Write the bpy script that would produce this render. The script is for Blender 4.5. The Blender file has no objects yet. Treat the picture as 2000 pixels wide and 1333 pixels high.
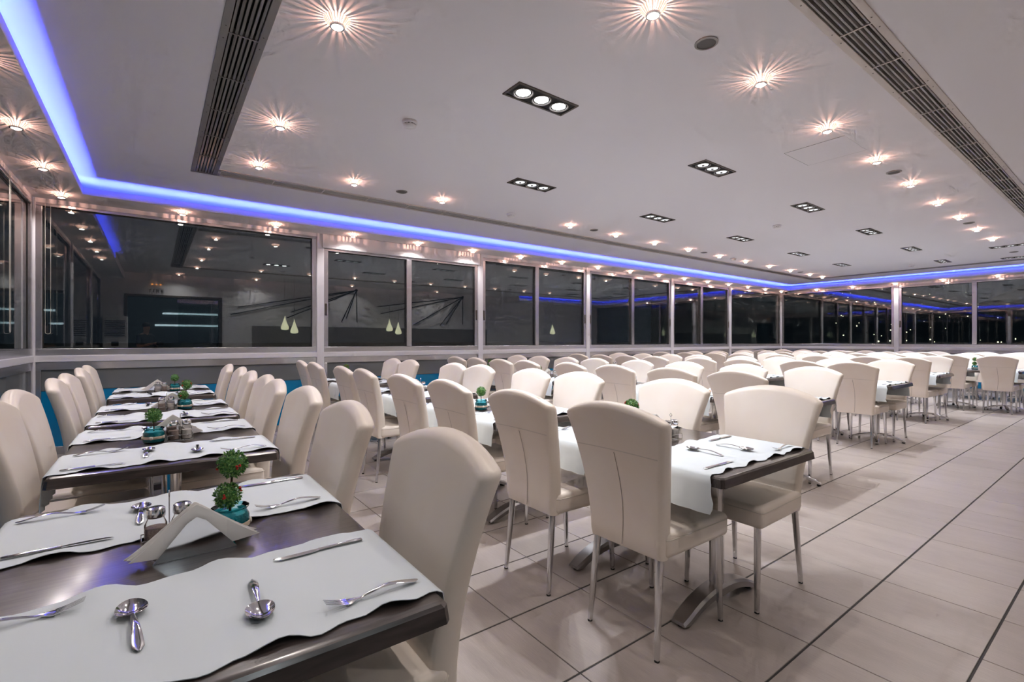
import bpy, bmesh, math, random
from mathutils import Vector, Matrix
random.seed(7)
PI = math.pi
SC = bpy.context.scene
COL = SC.collection

# ------------------------------------------------------------------ camera
H = 1.28                                   # camera height, metres
FWD = Vector((0.59653, 0.80259, 0.0))      # level view; +x runs along the long window wall, +y towards it
cam_d = bpy.data.cameras.new('camera'); cam_d.sensor_width = 36.0; cam_d.lens = 36.0 * 938.0 / 2000.0
cam_d.clip_start = 0.02; cam_d.clip_end = 2000
cam = bpy.data.objects.new('camera', cam_d); COL.objects.link(cam)
cam.location = (0, 0, H); cam.rotation_euler = FWD.to_track_quat('-Z', 'Y').to_euler()
SC.camera = cam
# ------------------------------------------------------------------ world, exposure
w = bpy.data.worlds.new('night'); SC.world = w; w.use_nodes = True
w.node_tree.nodes['Background'].inputs[0].default_value = (0.010, 0.012, 0.017, 1)
w.node_tree.nodes['Background'].inputs[1].default_value = 1.0
SC.view_settings.view_transform = 'Standard'; SC.view_settings.look = 'None'
SC.view_settings.gamma = 1.0; SC.view_settings.use_curve_mapping = False
SC.view_settings.exposure = 0.28
SC.cycles.use_denoising = True
SC.cycles.max_bounces = 6; SC.cycles.diffuse_bounces = 3; SC.cycles.glossy_bounces = 3
SC.cycles.use_adaptive_sampling = True; SC.cycles.adaptive_threshold = 0.12; SC.cycles.adaptive_min_samples = 12
SC.cycles.transparent_max_bounces = 16; SC.cycles.transmission_bounces = 6
SC.cycles.caustics_reflective = False; SC.cycles.caustics_refractive = False
SC.cycles.sample_clamp_indirect = 6.0
try: SC.cycles.use_light_tree = True
except Exception: pass
P_TRIO = 62.0; P_DOWN = 22.0; P_GLOW = 2.9; E_LED = 200.0     # lamp powers

# ------------------------------------------------------------------ materials
def _new(name):
    m = bpy.data.materials.new(name); m.use_nodes = True
    return m, m.node_tree.nodes, m.node_tree.links, m.node_tree.nodes['Principled BSDF']
def mat(name, col, rough=0.5, metal=0.0, spec=0.5, coat=0.0, bump=None, var=None, emit=None, strength=0.0):
    m, N, L, b = _new(name)
    b.inputs['Base Color'].default_value = (*col, 1); b.inputs['Roughness'].default_value = rough
    b.inputs['Metallic'].default_value = metal; b.inputs['Specular IOR Level'].default_value = spec
    b.inputs['Coat Weight'].default_value = coat
    if emit: b.inputs['Emission Color'].default_value = (*emit, 1); b.inputs['Emission Strength'].default_value = strength
    if bump or var:
        g = N.new('ShaderNodeNewGeometry')
    if bump:                                 # (scale xyz, strength, distance)
        mp = N.new('ShaderNodeMapping'); mp.inputs['Scale'].default_value = bump[0]
        t = N.new('ShaderNodeTexNoise'); t.inputs['Scale'].default_value = 1.0; t.inputs['Detail'].default_value = 3
        L.new(g.outputs['Position'], mp.inputs['Vector']); L.new(mp.outputs[0], t.inputs['Vector'])
        bp = N.new('ShaderNodeBump'); bp.inputs['Strength'].default_value = bump[1]; bp.inputs['Distance'].default_value = bump[2]
        L.new(t.outputs['Fac'], bp.inputs['Height']); L.new(bp.outputs['Normal'], b.inputs['Normal'])
    if var:                                  # (scale xyz, colour 2, low, high)
        mp = N.new('ShaderNodeMapping'); mp.inputs['Scale'].default_value = var[0]
        t = N.new('ShaderNodeTexNoise'); t.inputs['Scale'].default_value = 1.0; t.inputs['Detail'].default_value = 2
        L.new(g.outputs['Position'], mp.inputs['Vector']); L.new(mp.outputs[0], t.inputs['Vector'])
        r = N.new('ShaderNodeValToRGB'); r.color_ramp.elements[0].position = var[2]; r.color_ramp.elements[1].position = var[3]
        r.color_ramp.elements[0].color = (*col, 1); r.color_ramp.elements[1].color = (*var[1], 1)
        L.new(t.outputs['Fac'], r.inputs[0]); L.new(r.outputs[0], b.inputs['Base Color'])
    return m
def glow(name, col, strength, sample=False):
    m, N, L, b = _new(name); N.remove(b)
    e = N.new('ShaderNodeEmission'); e.inputs[0].default_value = (*col, 1); e.inputs[1].default_value = strength
    L.new(e.outputs[0], N['Material Output'].inputs[0])
    if not sample: m.cycles.emission_sampling = 'NONE'
    return m
def pane_mat(name, tint, f0=0.092):
    m, N, L, b = _new(name); N.remove(b)
    tr = N.new('ShaderNodeBsdfTransparent'); tr.inputs[0].default_value = (*tint, 1)
    gl = N.new('ShaderNodeBsdfGlossy'); gl.inputs['Roughness'].default_value = 0.0; gl.inputs[0].default_value = (1, 1, 1, 1)
    lw = N.new('ShaderNodeLayerWeight'); lw.inputs['Blend'].default_value = 0.5
    pw = N.new('ShaderNodeMath'); pw.operation = 'POWER'; pw.inputs[1].default_value = 5.0
    ma = N.new('ShaderNodeMath'); ma.operation = 'MULTIPLY_ADD'; ma.inputs[1].default_value = 1 - f0; ma.inputs[2].default_value = f0
    mx = N.new('ShaderNodeMixShader')
    L.new(lw.outputs['Facing'], pw.inputs[0]); L.new(pw.outputs[0], ma.inputs[0]); L.new(ma.outputs[0], mx.inputs[0])
    L.new(tr.outputs[0], mx.inputs[1]); L.new(gl.outputs[0], mx.inputs[2]); L.new(mx.outputs[0], N['Material Output'].inputs[0])
    return m
M = {}
M['leather'] = mat('cream leather', (0.865, 0.765, 0.665), 0.42, var=((5, 5, 5), (0.885, 0.805, 0.72), 0.35, 0.7))
M['seam'] = mat('leather seam', (0.30, 0.24, 0.19), 0.7)
M['piping'] = mat('leather piping', (0.70, 0.63, 0.55), 0.45)
M['chrome'] = mat('polished steel', (0.72, 0.72, 0.73), 0.16, 1.0)
M['steel'] = mat('cutlery steel', (0.78, 0.78, 0.80), 0.10, 1.0)
M['brushed'] = mat('brushed cast aluminium', (0.36, 0.35, 0.355), 0.30, 1.0, bump=((40, 400, 40), 0.1, 0.001))
M['rubber'] = mat('black rubber', (0.012, 0.012, 0.012), 0.7)
M['wood'] = mat('dark stained wood', (0.035, 0.026, 0.024), 0.30, spec=0.6, coat=0.9, bump=((18, 420, 60), 0.10, 0.0012), var=((10, 150, 60), (0.085, 0.066, 0.06), 0.3, 0.75))
M['cloth'] = mat('white runner cloth', (0.74, 0.81, 0.855), 0.75)
M['paper'] = mat('white paper napkin', (0.93, 0.91, 0.88), 0.8)
M['ceil'] = mat('painted plaster ceiling', (0.81, 0.785, 0.825), 0.75, spec=0.2)
M['wall'] = mat('painted wall', (0.74, 0.73, 0.75), 0.7, spec=0.2)
M['walldark'] = mat('taupe wall panel', (0.20, 0.185, 0.18), 0.6)
M['alu'] = mat('silver aluminium frame', (0.60, 0.60, 0.64), 0.24, 0.95)
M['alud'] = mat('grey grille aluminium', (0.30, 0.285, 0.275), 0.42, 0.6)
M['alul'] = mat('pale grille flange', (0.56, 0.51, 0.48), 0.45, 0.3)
M['post'] = mat('white enamelled frame', (0.76, 0.75, 0.80), 0.35)
M['gasket'] = mat('black window gasket', (0.012, 0.012, 0.013), 0.6)
M['grey'] = mat('grey glazed panel', (0.185, 0.20, 0.215), 0.16)
M['blue'] = mat('blue glazed panel', (0.004, 0.24, 0.52), 0.14)
M['glass'] = pane_mat('window glass', (0.86, 0.90, 0.90))
M['dark'] = mat('dark plenum', (0.012, 0.012, 0.013), 0.8)
M['bezel'] = mat('dark bronze bezel', (0.10, 0.085, 0.075), 0.4, 0.5)
M['speaker'] = mat('speaker mesh', (0.12, 0.11, 0.11), 0.6, 0.3)
M['plastic'] = mat('white plastic', (0.78, 0.77, 0.78), 0.4)
M['grout'] = mat('dark grout', (0.045, 0.042, 0.043), 0.8)
M['bead'] = mat('ivory beads', (0.70, 0.68, 0.60), 0.4)
M['lamp_w'] = glow('lamp white', (0.93, 0.96, 1.0), 1.15)
M['lamp_hot'] = glow('lamp hot white', (1.0, 1.0, 1.0), 14.0)
M['lamp_warm'] = glow('lamp warm', (1.0, 0.88, 0.76), 40.0)
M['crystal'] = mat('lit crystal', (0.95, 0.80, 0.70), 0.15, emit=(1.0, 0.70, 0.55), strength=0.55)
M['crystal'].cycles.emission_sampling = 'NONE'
M['led'] = glow('blue led strip', (0.042, 0.068, 1.0), E_LED, True)
M['leaf'] = mat('green leaf', (0.03, 0.16, 0.035), 0.45, var=((150, 150, 150), (0.22, 0.42, 0.10), 0.42, 0.62))
M['berry'] = mat('red berry', (0.55, 0.02, 0.015), 0.4)
M['stem'] = mat('brown stem', (0.06, 0.035, 0.02), 0.8)
M['teal'] = mat('teal gravel', (0.0, 0.36, 0.42), 0.45, bump=((300, 300, 300), 0.6, 0.004), var=((220, 220, 220), (0.03, 0.58, 0.62), 0.35, 0.7))
M['twine'] = mat('natural twine ribbon', (0.62, 0.54, 0.42), 0.8)
M['shell'] = mat('white shell', (0.80, 0.76, 0.68), 0.4)
def clear_glass(name, col, bl=0.35):
    m, N, L, b = _new(name)
    N.remove(b)
    tr = N.new('ShaderNodeBsdfTransparent'); tr.inputs[0].default_value = (*col, 1)
    gl = N.new('ShaderNodeBsdfGlossy'); gl.inputs['Roughness'].default_value = 0.03
    lw = N.new('ShaderNodeLayerWeight'); lw.inputs['Blend'].default_value = bl
    mx = N.new('ShaderNodeMixShader'); L.new(lw.outputs['Fresnel'], mx.inputs[0])
    L.new(tr.outputs[0], mx.inputs[1]); L.new(gl.outputs[0], mx.inputs[2]); L.new(mx.outputs[0], N['Material Output'].inputs[0])
    return m
M['jar'] = clear_glass('teal tinted glass', (0.55, 0.86, 0.90))
M['shaker'] = clear_glass('clear shaker glass', (0.97, 0.97, 0.97), 0.12)
M['pepper'] = mat('ground pepper', (0.46, 0.37, 0.34), 0.9, var=((500, 500, 500), (0.30, 0.23, 0.21), 0.4, 0.6))
M['salt'] = mat('salt', (0.74, 0.70, 0.66), 0.9)
M['pend'] = mat('cream pendant glass', (0.85, 0.83, 0.55), 0.3, emit=(1.0, 0.95, 0.62), strength=1.3)
M['rod'] = mat('black metal rod', (0.015, 0.013, 0.013), 0.5)
M['skin'] = mat('skin', (0.50, 0.30, 0.22), 0.5)
M['hair'] = mat('dark hair', (0.012, 0.010, 0.010), 0.6)
M['shirt'] = mat('dark shirt', (0.03, 0.04, 0.05), 0.85)
M['jeans'] = mat('dark trousers', (0.025, 0.03, 0.045), 0.85)
M['night'] = mat('night ground', (0.03, 0.032, 0.03), 0.9)
M['city'] = glow('city lights', (1.0, 0.85, 0.55), 4.0)
M['wood'].node_tree.nodes['Principled BSDF'].inputs['Coat Roughness'].default_value = 0.17
# floor tile: linen-like streaks, a little different on every tile
m, N, L, b = _new('beige porcelain tile')
g = N.new('ShaderNodeNewGeometry'); oi = N.new('ShaderNodeObjectInfo')
mp = N.new('ShaderNodeMapping'); mp.inputs['Scale'].default_value = (420, 14, 1)
t = N.new('ShaderNodeTexNoise'); t.inputs['Scale'].default_value = 1; t.inputs['Detail'].default_value = 4
mp2 = N.new('ShaderNodeMapping'); mp2.inputs['Scale'].default_value = (9, 2.0, 1)
t2 = N.new('ShaderNodeTexNoise'); t2.inputs['Scale'].default_value = 1; t2.inputs['Detail'].default_value = 3
L.new(g.outputs['Position'], mp.inputs[0]); L.new(mp.outputs[0], t.inputs['Vector'])
L.new(g.outputs['Position'], mp2.inputs[0]); L.new(mp2.outputs[0], t2.inputs['Vector'])
ad = N.new('ShaderNodeMath'); ad.operation = 'MULTIPLY_ADD'; ad.inputs[1].default_value = 0.55
ml = N.new('ShaderNodeMath'); ml.operation = 'MULTIPLY'; ml.inputs[1].default_value = 0.45
L.new(t2.outputs['Fac'], ml.inputs[0]); L.new(t.outputs['Fac'], ad.inputs[0]); L.new(ml.outputs[0], ad.inputs[2])
r = N.new('ShaderNodeValToRGB'); r.color_ramp.elements[0].position = 0.30; r.color_ramp.elements[1].position = 0.72
r.color_ramp.elements[0].color = (0.345, 0.296, 0.270, 1); r.color_ramp.elements[1].color = (0.475, 0.422, 0.388, 1)
L.new(ad.outputs[0], r.inputs[0])
hs = N.new('ShaderNodeHueSaturation'); mr = N.new('ShaderNodeMapRange'); mr.inputs[3].default_value = 0.96; mr.inputs[4].default_value = 1.04
L.new(oi.outputs['Random'], mr.inputs[0]); L.new(mr.outputs[0], hs.inputs['Value']); L.new(r.outputs[0], hs.inputs['Color'])
L.new(hs.outputs[0], b.inputs['Base Color']); b.inputs['Roughness'].default_value = 0.30
M['tile'] = m

# ------------------------------------------------------------------ mesh helpers
class MB:
    """collects simple shapes and links them as one mesh"""
    def __init__(s): s.v = []; s.f = []; s.mi = []; s.cur = 0
    def add(s, vs, fs):
        o = len(s.v); s.v += [tuple(p) for p in vs]
        for f in fs: s.f.append([i + o for i in f]); s.mi.append(s.cur)
        return s
    def box(s, x0, x1, y0, y1, z0, z1):
        vs = [(x0,y0,z0),(x1,y0,z0),(x1,y1,z0),(x0,y1,z0),(x0,y0,z1),(x1,y0,z1),(x1,y1,z1),(x0,y1,z1)]
        return s.add(vs, [(3,2,1,0),(4,5,6,7),(0,1,5,4),(1,2,6,5),(2,3,7,6),(3,0,4,7)])
    def slab(s, x0, x1, y0, y1, z0, z1, c):      # box with chamfered vertical+top edges
        a = [(x0+c,y0),(x1-c,y0),(x1,y0+c),(x1,y1-c),(x1-c,y1),(x0+c,y1),(x0,y1-c),(x0,y0+c)]
        k = lambda p, d: (min(max(p[0], x0+d), x1-d), min(max(p[1], y0+d), y1-d))
        rings = [[(*p, z0) for p in a], [(*p, z1-c) for p in a], [(*k(p, c), z1) for p in a]]
        return s.loft(rings, True)
    def loft(s, rings, closed=True, caps=True):
        n = len(rings[0]); vs = [p for r_ in rings for p in r_]; fs = []
        for j in range(len(rings)-1):
            for i in range(n if closed else n-1):
                k = (i+1) % n
                fs.append((j*n+i, j*n+k, (j+1)*n+k, (j+1)*n+i))
        if caps and closed:
            fs.append(tuple(reversed(range(n)))); fs.append(tuple((len(rings)-1)*n+i for i in range(n)))
        return s.add(vs, fs)
    def lathe(s, prof, n=20, c=(0,0,0), caps=True):
        return s.loft([[(c[0]+r_*math.cos(2*PI*i/n), c[1]+r_*math.sin(2*PI*i/n), c[2]+z) for i in range(n)] for r_, z in prof], True, caps)
    def tube(s, pts, rad, n=8, closed=False):
        pts = [Vector(p) for p in pts]; rings = []
        for i, p in enumerate(pts):
            if closed: d = pts[(i+1) % len(pts)] - pts[i-1]
            else: d = pts[min(i+1, len(pts)-1)] - pts[max(i-1, 0)]
            d.normalize(); up = Vector((0,0,1)) if abs(d.z) < 0.95 else Vector((1,0,0))
            a = d.cross(up).normalized(); b_ = d.cross(a).normalized()
            rr = rad[i] if isinstance(rad, (list, tuple)) else rad
            rings.append([tuple(p + a*rr*math.cos(2*PI*k/n) + b_*rr*math.sin(2*PI*k/n)) for k in range(n)])
        if closed: rings.append(rings[0])
        return s.loft(rings, True, not closed)
    def ball(s, c, r_, n=10, m_=6, sq=(1,1,1)):
        rings = []
        for j in range(m_+1):
            ph = -PI/2 + PI*(0.04 + 0.92*j/m_)
            rings.append([(c[0]+sq[0]*r_*math.cos(ph)*math.cos(2*PI*i/n), c[1]+sq[1]*r_*math.cos(ph)*math.sin(2*PI*i/n), c[2]+sq[2]*r_*math.sin(ph)) for i in range(n)])
        return s.loft(rings)
    def grid(s, P, nu, nv):
        vs = [P(i/nu, j/nv) for j in range(nv+1) for i in range(nu+1)]
        return s.add(vs, [(j*(nu+1)+i, j*(nu+1)+i+1, (j+1)*(nu+1)+i+1, (j+1)*(nu+1)+i) for j in range(nv) for i in range(nu)])
    def mesh(s, name, mats, smooth=None, solid=0.0, bevel=0.0, seg=2):
        me = bpy.data.meshes.new(name); me.from_pydata(s.v, [], s.f)
        for m_ in (mats if isinstance(mats, (list, tuple)) else [mats]): me.materials.append(m_)
        for p, k in zip(me.polygons, s.mi): p.material_index = k
        bm = bmesh.new(); bm.from_mesh(me)
        bmesh.ops.recalc_face_normals(bm, faces=bm.faces)
        if solid: bmesh.ops.solidify(bm, geom=list(bm.faces), thickness=solid)
        if bevel: bmesh.ops.bevel(bm, geom=[e for e in bm.edges if e.is_manifold and e.calc_face_angle(0) > 0.5], offset=bevel, segments=seg, affect='EDGES', profile=0.5)
        bm.to_mesh(me); bm.free()
        if smooth is not None:
            me.polygons.foreach_set('use_smooth', [True]*len(me.polygons))
            try: me.set_sharp_from_angle(angle=math.radians(smooth))
            except Exception: pass
        me.update(); return me
def put(name, me, parent=None, loc=(0,0,0), rot=(0,0,0), scl=None, kind=None):
    o = bpy.data.objects.new(name, me); COL.objects.link(o)
    o.location = loc; o.rotation_euler = rot
    if scl: o.scale = scl
    if parent is not None: o.parent = parent
    if kind: o['kind'] = kind
    return o
def tag(o, label, cat, group=None):
    o['label'] = label; o['category'] = cat
    if group: o['group'] = group
    return o
def thing(name, label, cat, loc=(0,0,0), rz=0, group=None):
    return tag(put(name, None, None, loc, (0,0,rz)), label, cat, group)
def struct(name, me, label=None, loc=(0,0,0)):
    o = put(name, me, None, loc, kind='structure')
    if label: o['label'] = label
    return o
def lamp(kind, name, parent, loc, power, col, **kw):
    l = bpy.data.lights.new(name, kind); l.energy = power; l.color = col
    for k, v_ in kw.items(): setattr(l, k, v_)
    return put(name, l, parent, loc)

# ------------------------------------------------------------------ the room
XL, XR, YN, YB = -1.12, 16.54, -0.80, 7.43
ZS, ZL, ZC = 2.868, 2.944, 3.04            # soffit, lip of the light trough, ceiling
LX0, LX1, LY1 = -0.627, 16.04, 6.94         # inner edges of the soffit
GX0, GX1, GX2, GX3 = 0.30, 0.52, 14.87, 15.09
GY0, GY1, GY2, GY3 = 0.91, 1.13, 5.74, 5.96
LY0, LXN = 2.56, 11.4                       # where the left trough ends, where the near trough begins

# floor: grout bed with tiles laid on it
TP, TA, TB = 0.4518, 1.3146, 0.4255
floor = struct('floor', MB().box(XL, XR, YN, YB, -0.08, -0.004).mesh('floor', M['grout']), 'beige porcelain tiled floor with dark grout joints')
tile_me = MB().slab(-TP/2+0.0022, TP/2-0.0022, -TP/2+0.0045, TP/2-0.0045, -0.012, 0.0, 0.0015).mesh('tile', M['tile'])
cells = []
for i in range(-6, 35):
    for j in range(-4, 17):
        cx, cy = TA+(i+0.5)*TP, TB+(j+0.5)*TP
        x0, x1, y0, y1 = max(cx-TP/2, XL), min(cx+TP/2, XR), max(cy-TP/2, YN), min(cy+TP/2, YB)
        if x1-x0 < 0.03 or y1-y0 < 0.03: continue
        p = Vector((cx, cy, 0)); fw = p.dot(FWD); rt = p.x*FWD.y - p.y*FWD.x
        px = 1000+938*rt/fw if fw > 0.2 else 9e9; py = 667+938*H/fw if fw > 0.2 else 9e9
        whole = (x1-x0 > TP-0.01 and y1-y0 > TP-0.01)
        vis = fw > 0.2 and -150 < px < 2150 and py < 1500
        cells.append((0 if (vis and whole) else 1, fw, cx, cy, x0, x1, y0, y1))
cells.sort()
rest = MB()
for n, c in enumerate(cells):
    if n < 300 and c[0] == 0: put('tile', tile_me, floor, (c[2], c[3], 0))
    else: rest.slab(c[4]+0.0022, c[5]-0.0022, c[6]+0.0045, c[7]-0.0045, -0.012, 0, 0.0015)
put('tile_field', rest.mesh('tile_field', M['tile']), floor, kind='stuff')

# ceiling: centre panel, outer ring, and the air slots between them left open
cb = MB()
cb.box(GX1, GX2, GY1, GY2, ZC, ZC+0.03)
cb.box(XL, GX0, YN, YB, ZC, ZC+0.03); cb.box(GX3, XR, YN, YB, ZC, ZC+0.03)
cb.box(GX0, GX3, YN, GY0, ZC, ZC+0.03); cb.box(GX0, GX3, GY3, YB, ZC, ZC+0.03)
ceiling = struct('ceiling', cb.mesh('ceiling', M['ceil']), 'white plaster ceiling with air slots and blue lit trough')
# soffit ring with its upstand lip
sb = MB()
sb.box(XL, LX0, LY0, YB, ZS, ZS+0.015); sb.box(LX0, LX1, LY1, YB, ZS, ZS+0.015); sb.box(LX1, XR, 0.0, YB, ZS, ZS+0.015)
sb.box(LXN, XR, YN, 0.0, ZS, ZS+0.015); sb.box(XL, LX0, YN, LY0, ZS, ZC-0.002); sb.box(LX0, LXN, YN, YN+0.02, ZS, ZC-0.002)
t_ = 0.012
z_ = ZS+0.015
sb.box(LXN, LXN+t_, YN, 0, z_, ZC)
trim = struct('trim_1', sb.mesh('soffit', M['ceil']), 'white dropped soffit running along the windows')
ml_, N, L, b = _new('translucent white lip')
tl = N.new('ShaderNodeBsdfTranslucent'); tl.inputs[0].default_value = (0.8, 0.8, 0.85, 1); mx = N.new('ShaderNodeMixShader'); mx.inputs[0].default_value = 0.30
b.inputs['Base Color'].default_value = (0.8, 0.79, 0.82, 1); b.inputs['Roughness'].default_value = 0.6
L.new(b.outputs[0], mx.inputs[1]); L.new(tl.outputs[0], mx.inputs[2]); L.new(mx.outputs[0], N['Material Output'].inputs[0])
def lip(x0, x1, y0, y1): put('trough_lip', MB().box(x0, x1, y0, y1, z_, ZL).mesh('trough_lip', ml_), trim)
lip(LX0-0.004, LX0, LY0, LY1+0.004); lip(LX0, LX1, LY1, LY1+0.004); lip(LX1, LX1+0.004, 0, LY1+0.004); lip(LXN+t_, LX1, -0.004, 0)
# blue led strips lying in the trough behind the lip
d_ = 0.062
def led(x0, x1, y0, y1, where):
    return tag(put('led_strip', MB().box(x0, x1, y0, y1, ZS+0.017, ZS+0.027).mesh('led_strip', M['led'])), 'blue light strip hidden in the ceiling trough ' + where, 'light strip', 'blue trough light strips')
led(LX0-d_-0.014, LX0-d_, LY0+0.02, LY1+d_, 'along the left wall')
led(LX0-d_, LX1+d_, LY1+d_, LY1+d_+0.014, 'along the long window wall')
led(LX1+d_, LX1+d_+0.014, 0.02, LY1+d_, 'along the far right wall')
led(LXN+0.03, LX1+d_, -d_-0.014, -d_, 'on the near side')

# ------------------------------------------------------------------ window walls
def wall_run(name, label, length, posts, to_world, rz, origin, mulls, shutters, first, blue=0.72):
    """frame in local coordinates: u along the wall, v into the room, z up"""
    fr = MB()
    for u in posts: fr.box(u-0.05, u+0.05, -0.03, 0.06, 0, ZS+0.004)
    fr.box(0, length, -0.03, 0.05, 1.044, 1.115)                      # white sill rail
    fr.box(0, length, -0.03, 0.04, ZS-0.05, ZC)                       # head
    wl = put(name, fr.mesh(name, M['post'], bevel=0.004), None, origin, (0,0,rz), kind='structure'); wl['label'] = label
    out = []
    for k in range(len(posts)-1):
        u0, u1 = posts[k]+0.05, posts[k+1]-0.05
        # lower panel: silver frame, grey panel, blue panel
        lf = MB(); a_ = 0.055
        lf.box(u0, u1, -0.025, 0.035, 0.955, 1.044); lf.box(u0, u1, -0.025, 0.035, 0.0, 0.09)
        lf.box(u0, u0+a_, -0.025, 0.035, 0.09, 0.955); lf.box(u1-a_, u1, -0.025, 0.035, 0.09, 0.955)
        put('panel_frame', lf.mesh('panel_frame', M['alu'], bevel=0.004), wl)
        put('grey_panel', MB().box(u0+a_, u1-a_, -0.012, 0.012, blue+0.003, 0.955).mesh('grey_panel', M['grey']), wl)
        put('blue_panel', MB().box(u0+a_, u1-a_, -0.012, 0.012, 0.09, blue-0.003).mesh('blue_panel', M['blue']), wl)
        put('joint_strip', MB().box(u0+a_, u1-a_, -0.010, 0.0135, blue-0.003, blue+0.003).mesh('joint_strip', M['gasket']), wl)
        # window above
        top = ZS-0.05; zt = top
        win = put('window_%d' % (first+k), None, None, origin, (0,0,rz), kind='structure')
        if shutters.get(k):
            zt = 2.66
            put('shutter_box', MB().box(u0-0.03, u1+0.03, -0.02, 0.085, zt, ZS-0.002).mesh('shutter_box', M['post'], bevel=0.008), win)
            put('end_cap', MB().box(u0-0.038, u0-0.030, -0.02, 0.088, zt-0.004, ZS-0.002).mesh('end_cap', M['alu']), win)
        f = 0.065; b0 = 1.115
        wf = MB(); zz = zt if not mulls.get(k) or shutters.get(k) else zt-0.03
        wf.box(u0, u1, -0.02, 0.04, b0, b0+0.08); wf.box(u0, u1, -0.02, 0.04, zz-0.035, zz)
        wf.box(u0, u0+f, -0.02, 0.04, b0+0.08, zz-0.035); wf.box(u1-f, u1, -0.02, 0.04, b0+0.08, zz-0.035)
        if zz < zt: wf.box(u0, u1, -0.02, 0.03, zz, zt)
        put('window_frame', wf.mesh('window_frame', M['alu'], bevel=0.005), win)
        gb = MB()
        a0, a1, c0, c1 = u0+f, u1-f, b0+0.08, zz-0.035
        def gasket(p0, p1):
            gb.box(p0, p0+0.006, -0.019, 0.012, c0, c1); gb.box(p1-0.006, p1, -0.019, 0.012, c0, c1)
            gb.box(p0, p1, -0.019, 0.012, c0, c0+0.005); gb.box(p0, p1, -0.019, 0.012, c1-0.008, c1)
        def pane(p0, p1):
            for v0, tl in ((0.002, 0.0012), (-0.016, -0.0015)):
                q = MB().box(p0+0.004, p1-0.004, v0, v0+0.004, c0, c1)
                o = put('glass_pane', q.mesh('glass_pane', M['glass']), win)
            gasket(p0, p1)
        mu = mulls.get(k)
        if mu:
            put('mullion', MB().box(mu-0.045, mu+0.045, -0.02, 0.052, c0, c1).mesh('mullion', M['alu'], bevel=0.006), win)
            pane(a0, mu-0.045); pane(mu+0.045, a1)
            for hu in (u0+f*0.5, u1-f*0.5):
                hd = MB().slab(hu-0.014, hu+0.014, 0.036, 0.050, 1.66, 1.84, 0.004)
                ho = put('handle', hd.mesh('handle', M['bezel'], bevel=0.003), win)
        else: pane(a0, a1)
        put('gasket', gb.mesh('gasket', M['gasket']), win)
        out.append(win)
    return wl, out
# long window wall (local u = x - XL, room side = -y)  -> rotate so that v points to the room
PX = [XL, 1.96, 4.77, 7.54, 10.57, 13.35, XR]
# local frame: u axis = -x world when rotated by pi, so mirror the list
Lb = XR-XL
posts_b = [0.0] + [XR-x for x in reversed(PX[1:-1])] + [Lb]
nb = len(posts_b)-1
mull_b = {nb-1-i: XR-x for i, x in {1: 3.37, 2: 6.11, 3: 9.04, 4: 11.91}.items()}
wall_back, wins = wall_run('wall_back', 'long wall of silver framed windows above grey and blue panels', Lb, posts_b, None, PI, (XR, YB, 0), mull_b, {nb-1-1: True}, 1)
# left wall: u runs along -y from the corner (rotation -90 deg: u->-y, v->+x)
posts_l = [0.0, 3.0, 6.0, YB-YN]
wall_left, wl2 = wall_run('wall_left', 'left wall of silver framed windows above grey and blue panels', YB-YN, posts_l, None, -PI/2, (XL, YB, 0), {}, {}, 7)
# right wall: u runs along +y from the near end (rotation +90: u->+y, v->-x)
posts_r = [0.0, 1.25-YN, 4.33-YN, YB-YN]
wall_right, wr2 = wall_run('wall_right', 'far right wall of silver framed windows', YB-YN, posts_r, None, PI/2, (XR, YN, 0), {1: 2.75-YN}, {}, 10)

# near wall behind the camera: doorway, lintel, dark panel
DX0, DX1, DZ = -0.57, 1.43, 2.43
nw = MB()
nw.box(XL, DX0, YN-0.2, YN, 0, ZC); nw.box(DX1, XR, YN-0.2, YN, 0, ZC); nw.box(DX0, DX1, YN-0.2, YN, DZ, ZC)
wall_front = struct('wall_front', nw.mesh('wall_front', M['wall']), 'white plaster wall behind the tables seen reflected in the windows')
put('dark_wall_panel', MB().box(2.25, 10.4, YN, YN+0.02, 0.0, 1.72).mesh('dark_wall_panel', M['walldark']), wall_front)  # flat dark band across the lower part of the wall
dr = put('door_1', None, None, (0, YN, 0), kind='structure')
put('door_frame', MB().box(DX0-0.06, DX0, -0.2, 0.02, 0, DZ+0.06).box(DX1, DX1+0.08, -0.2, 0.02, 0, DZ+0.06).box(DX0, DX1, -0.2, 0.02, DZ, DZ+0.06).mesh('door_frame', M['bezel'], bevel=0.005), dr)
put('glass_leaf', MB().box(0.50, DX1, -0.12, -0.11, 0.02, DZ-0.12).mesh('glass_leaf', M['glass']), dr)
put('door_rail', MB().box(0.48, DX1, -0.14, -0.08, DZ-0.12, DZ-0.02).mesh('door_rail', M['alu']), dr)
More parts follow.
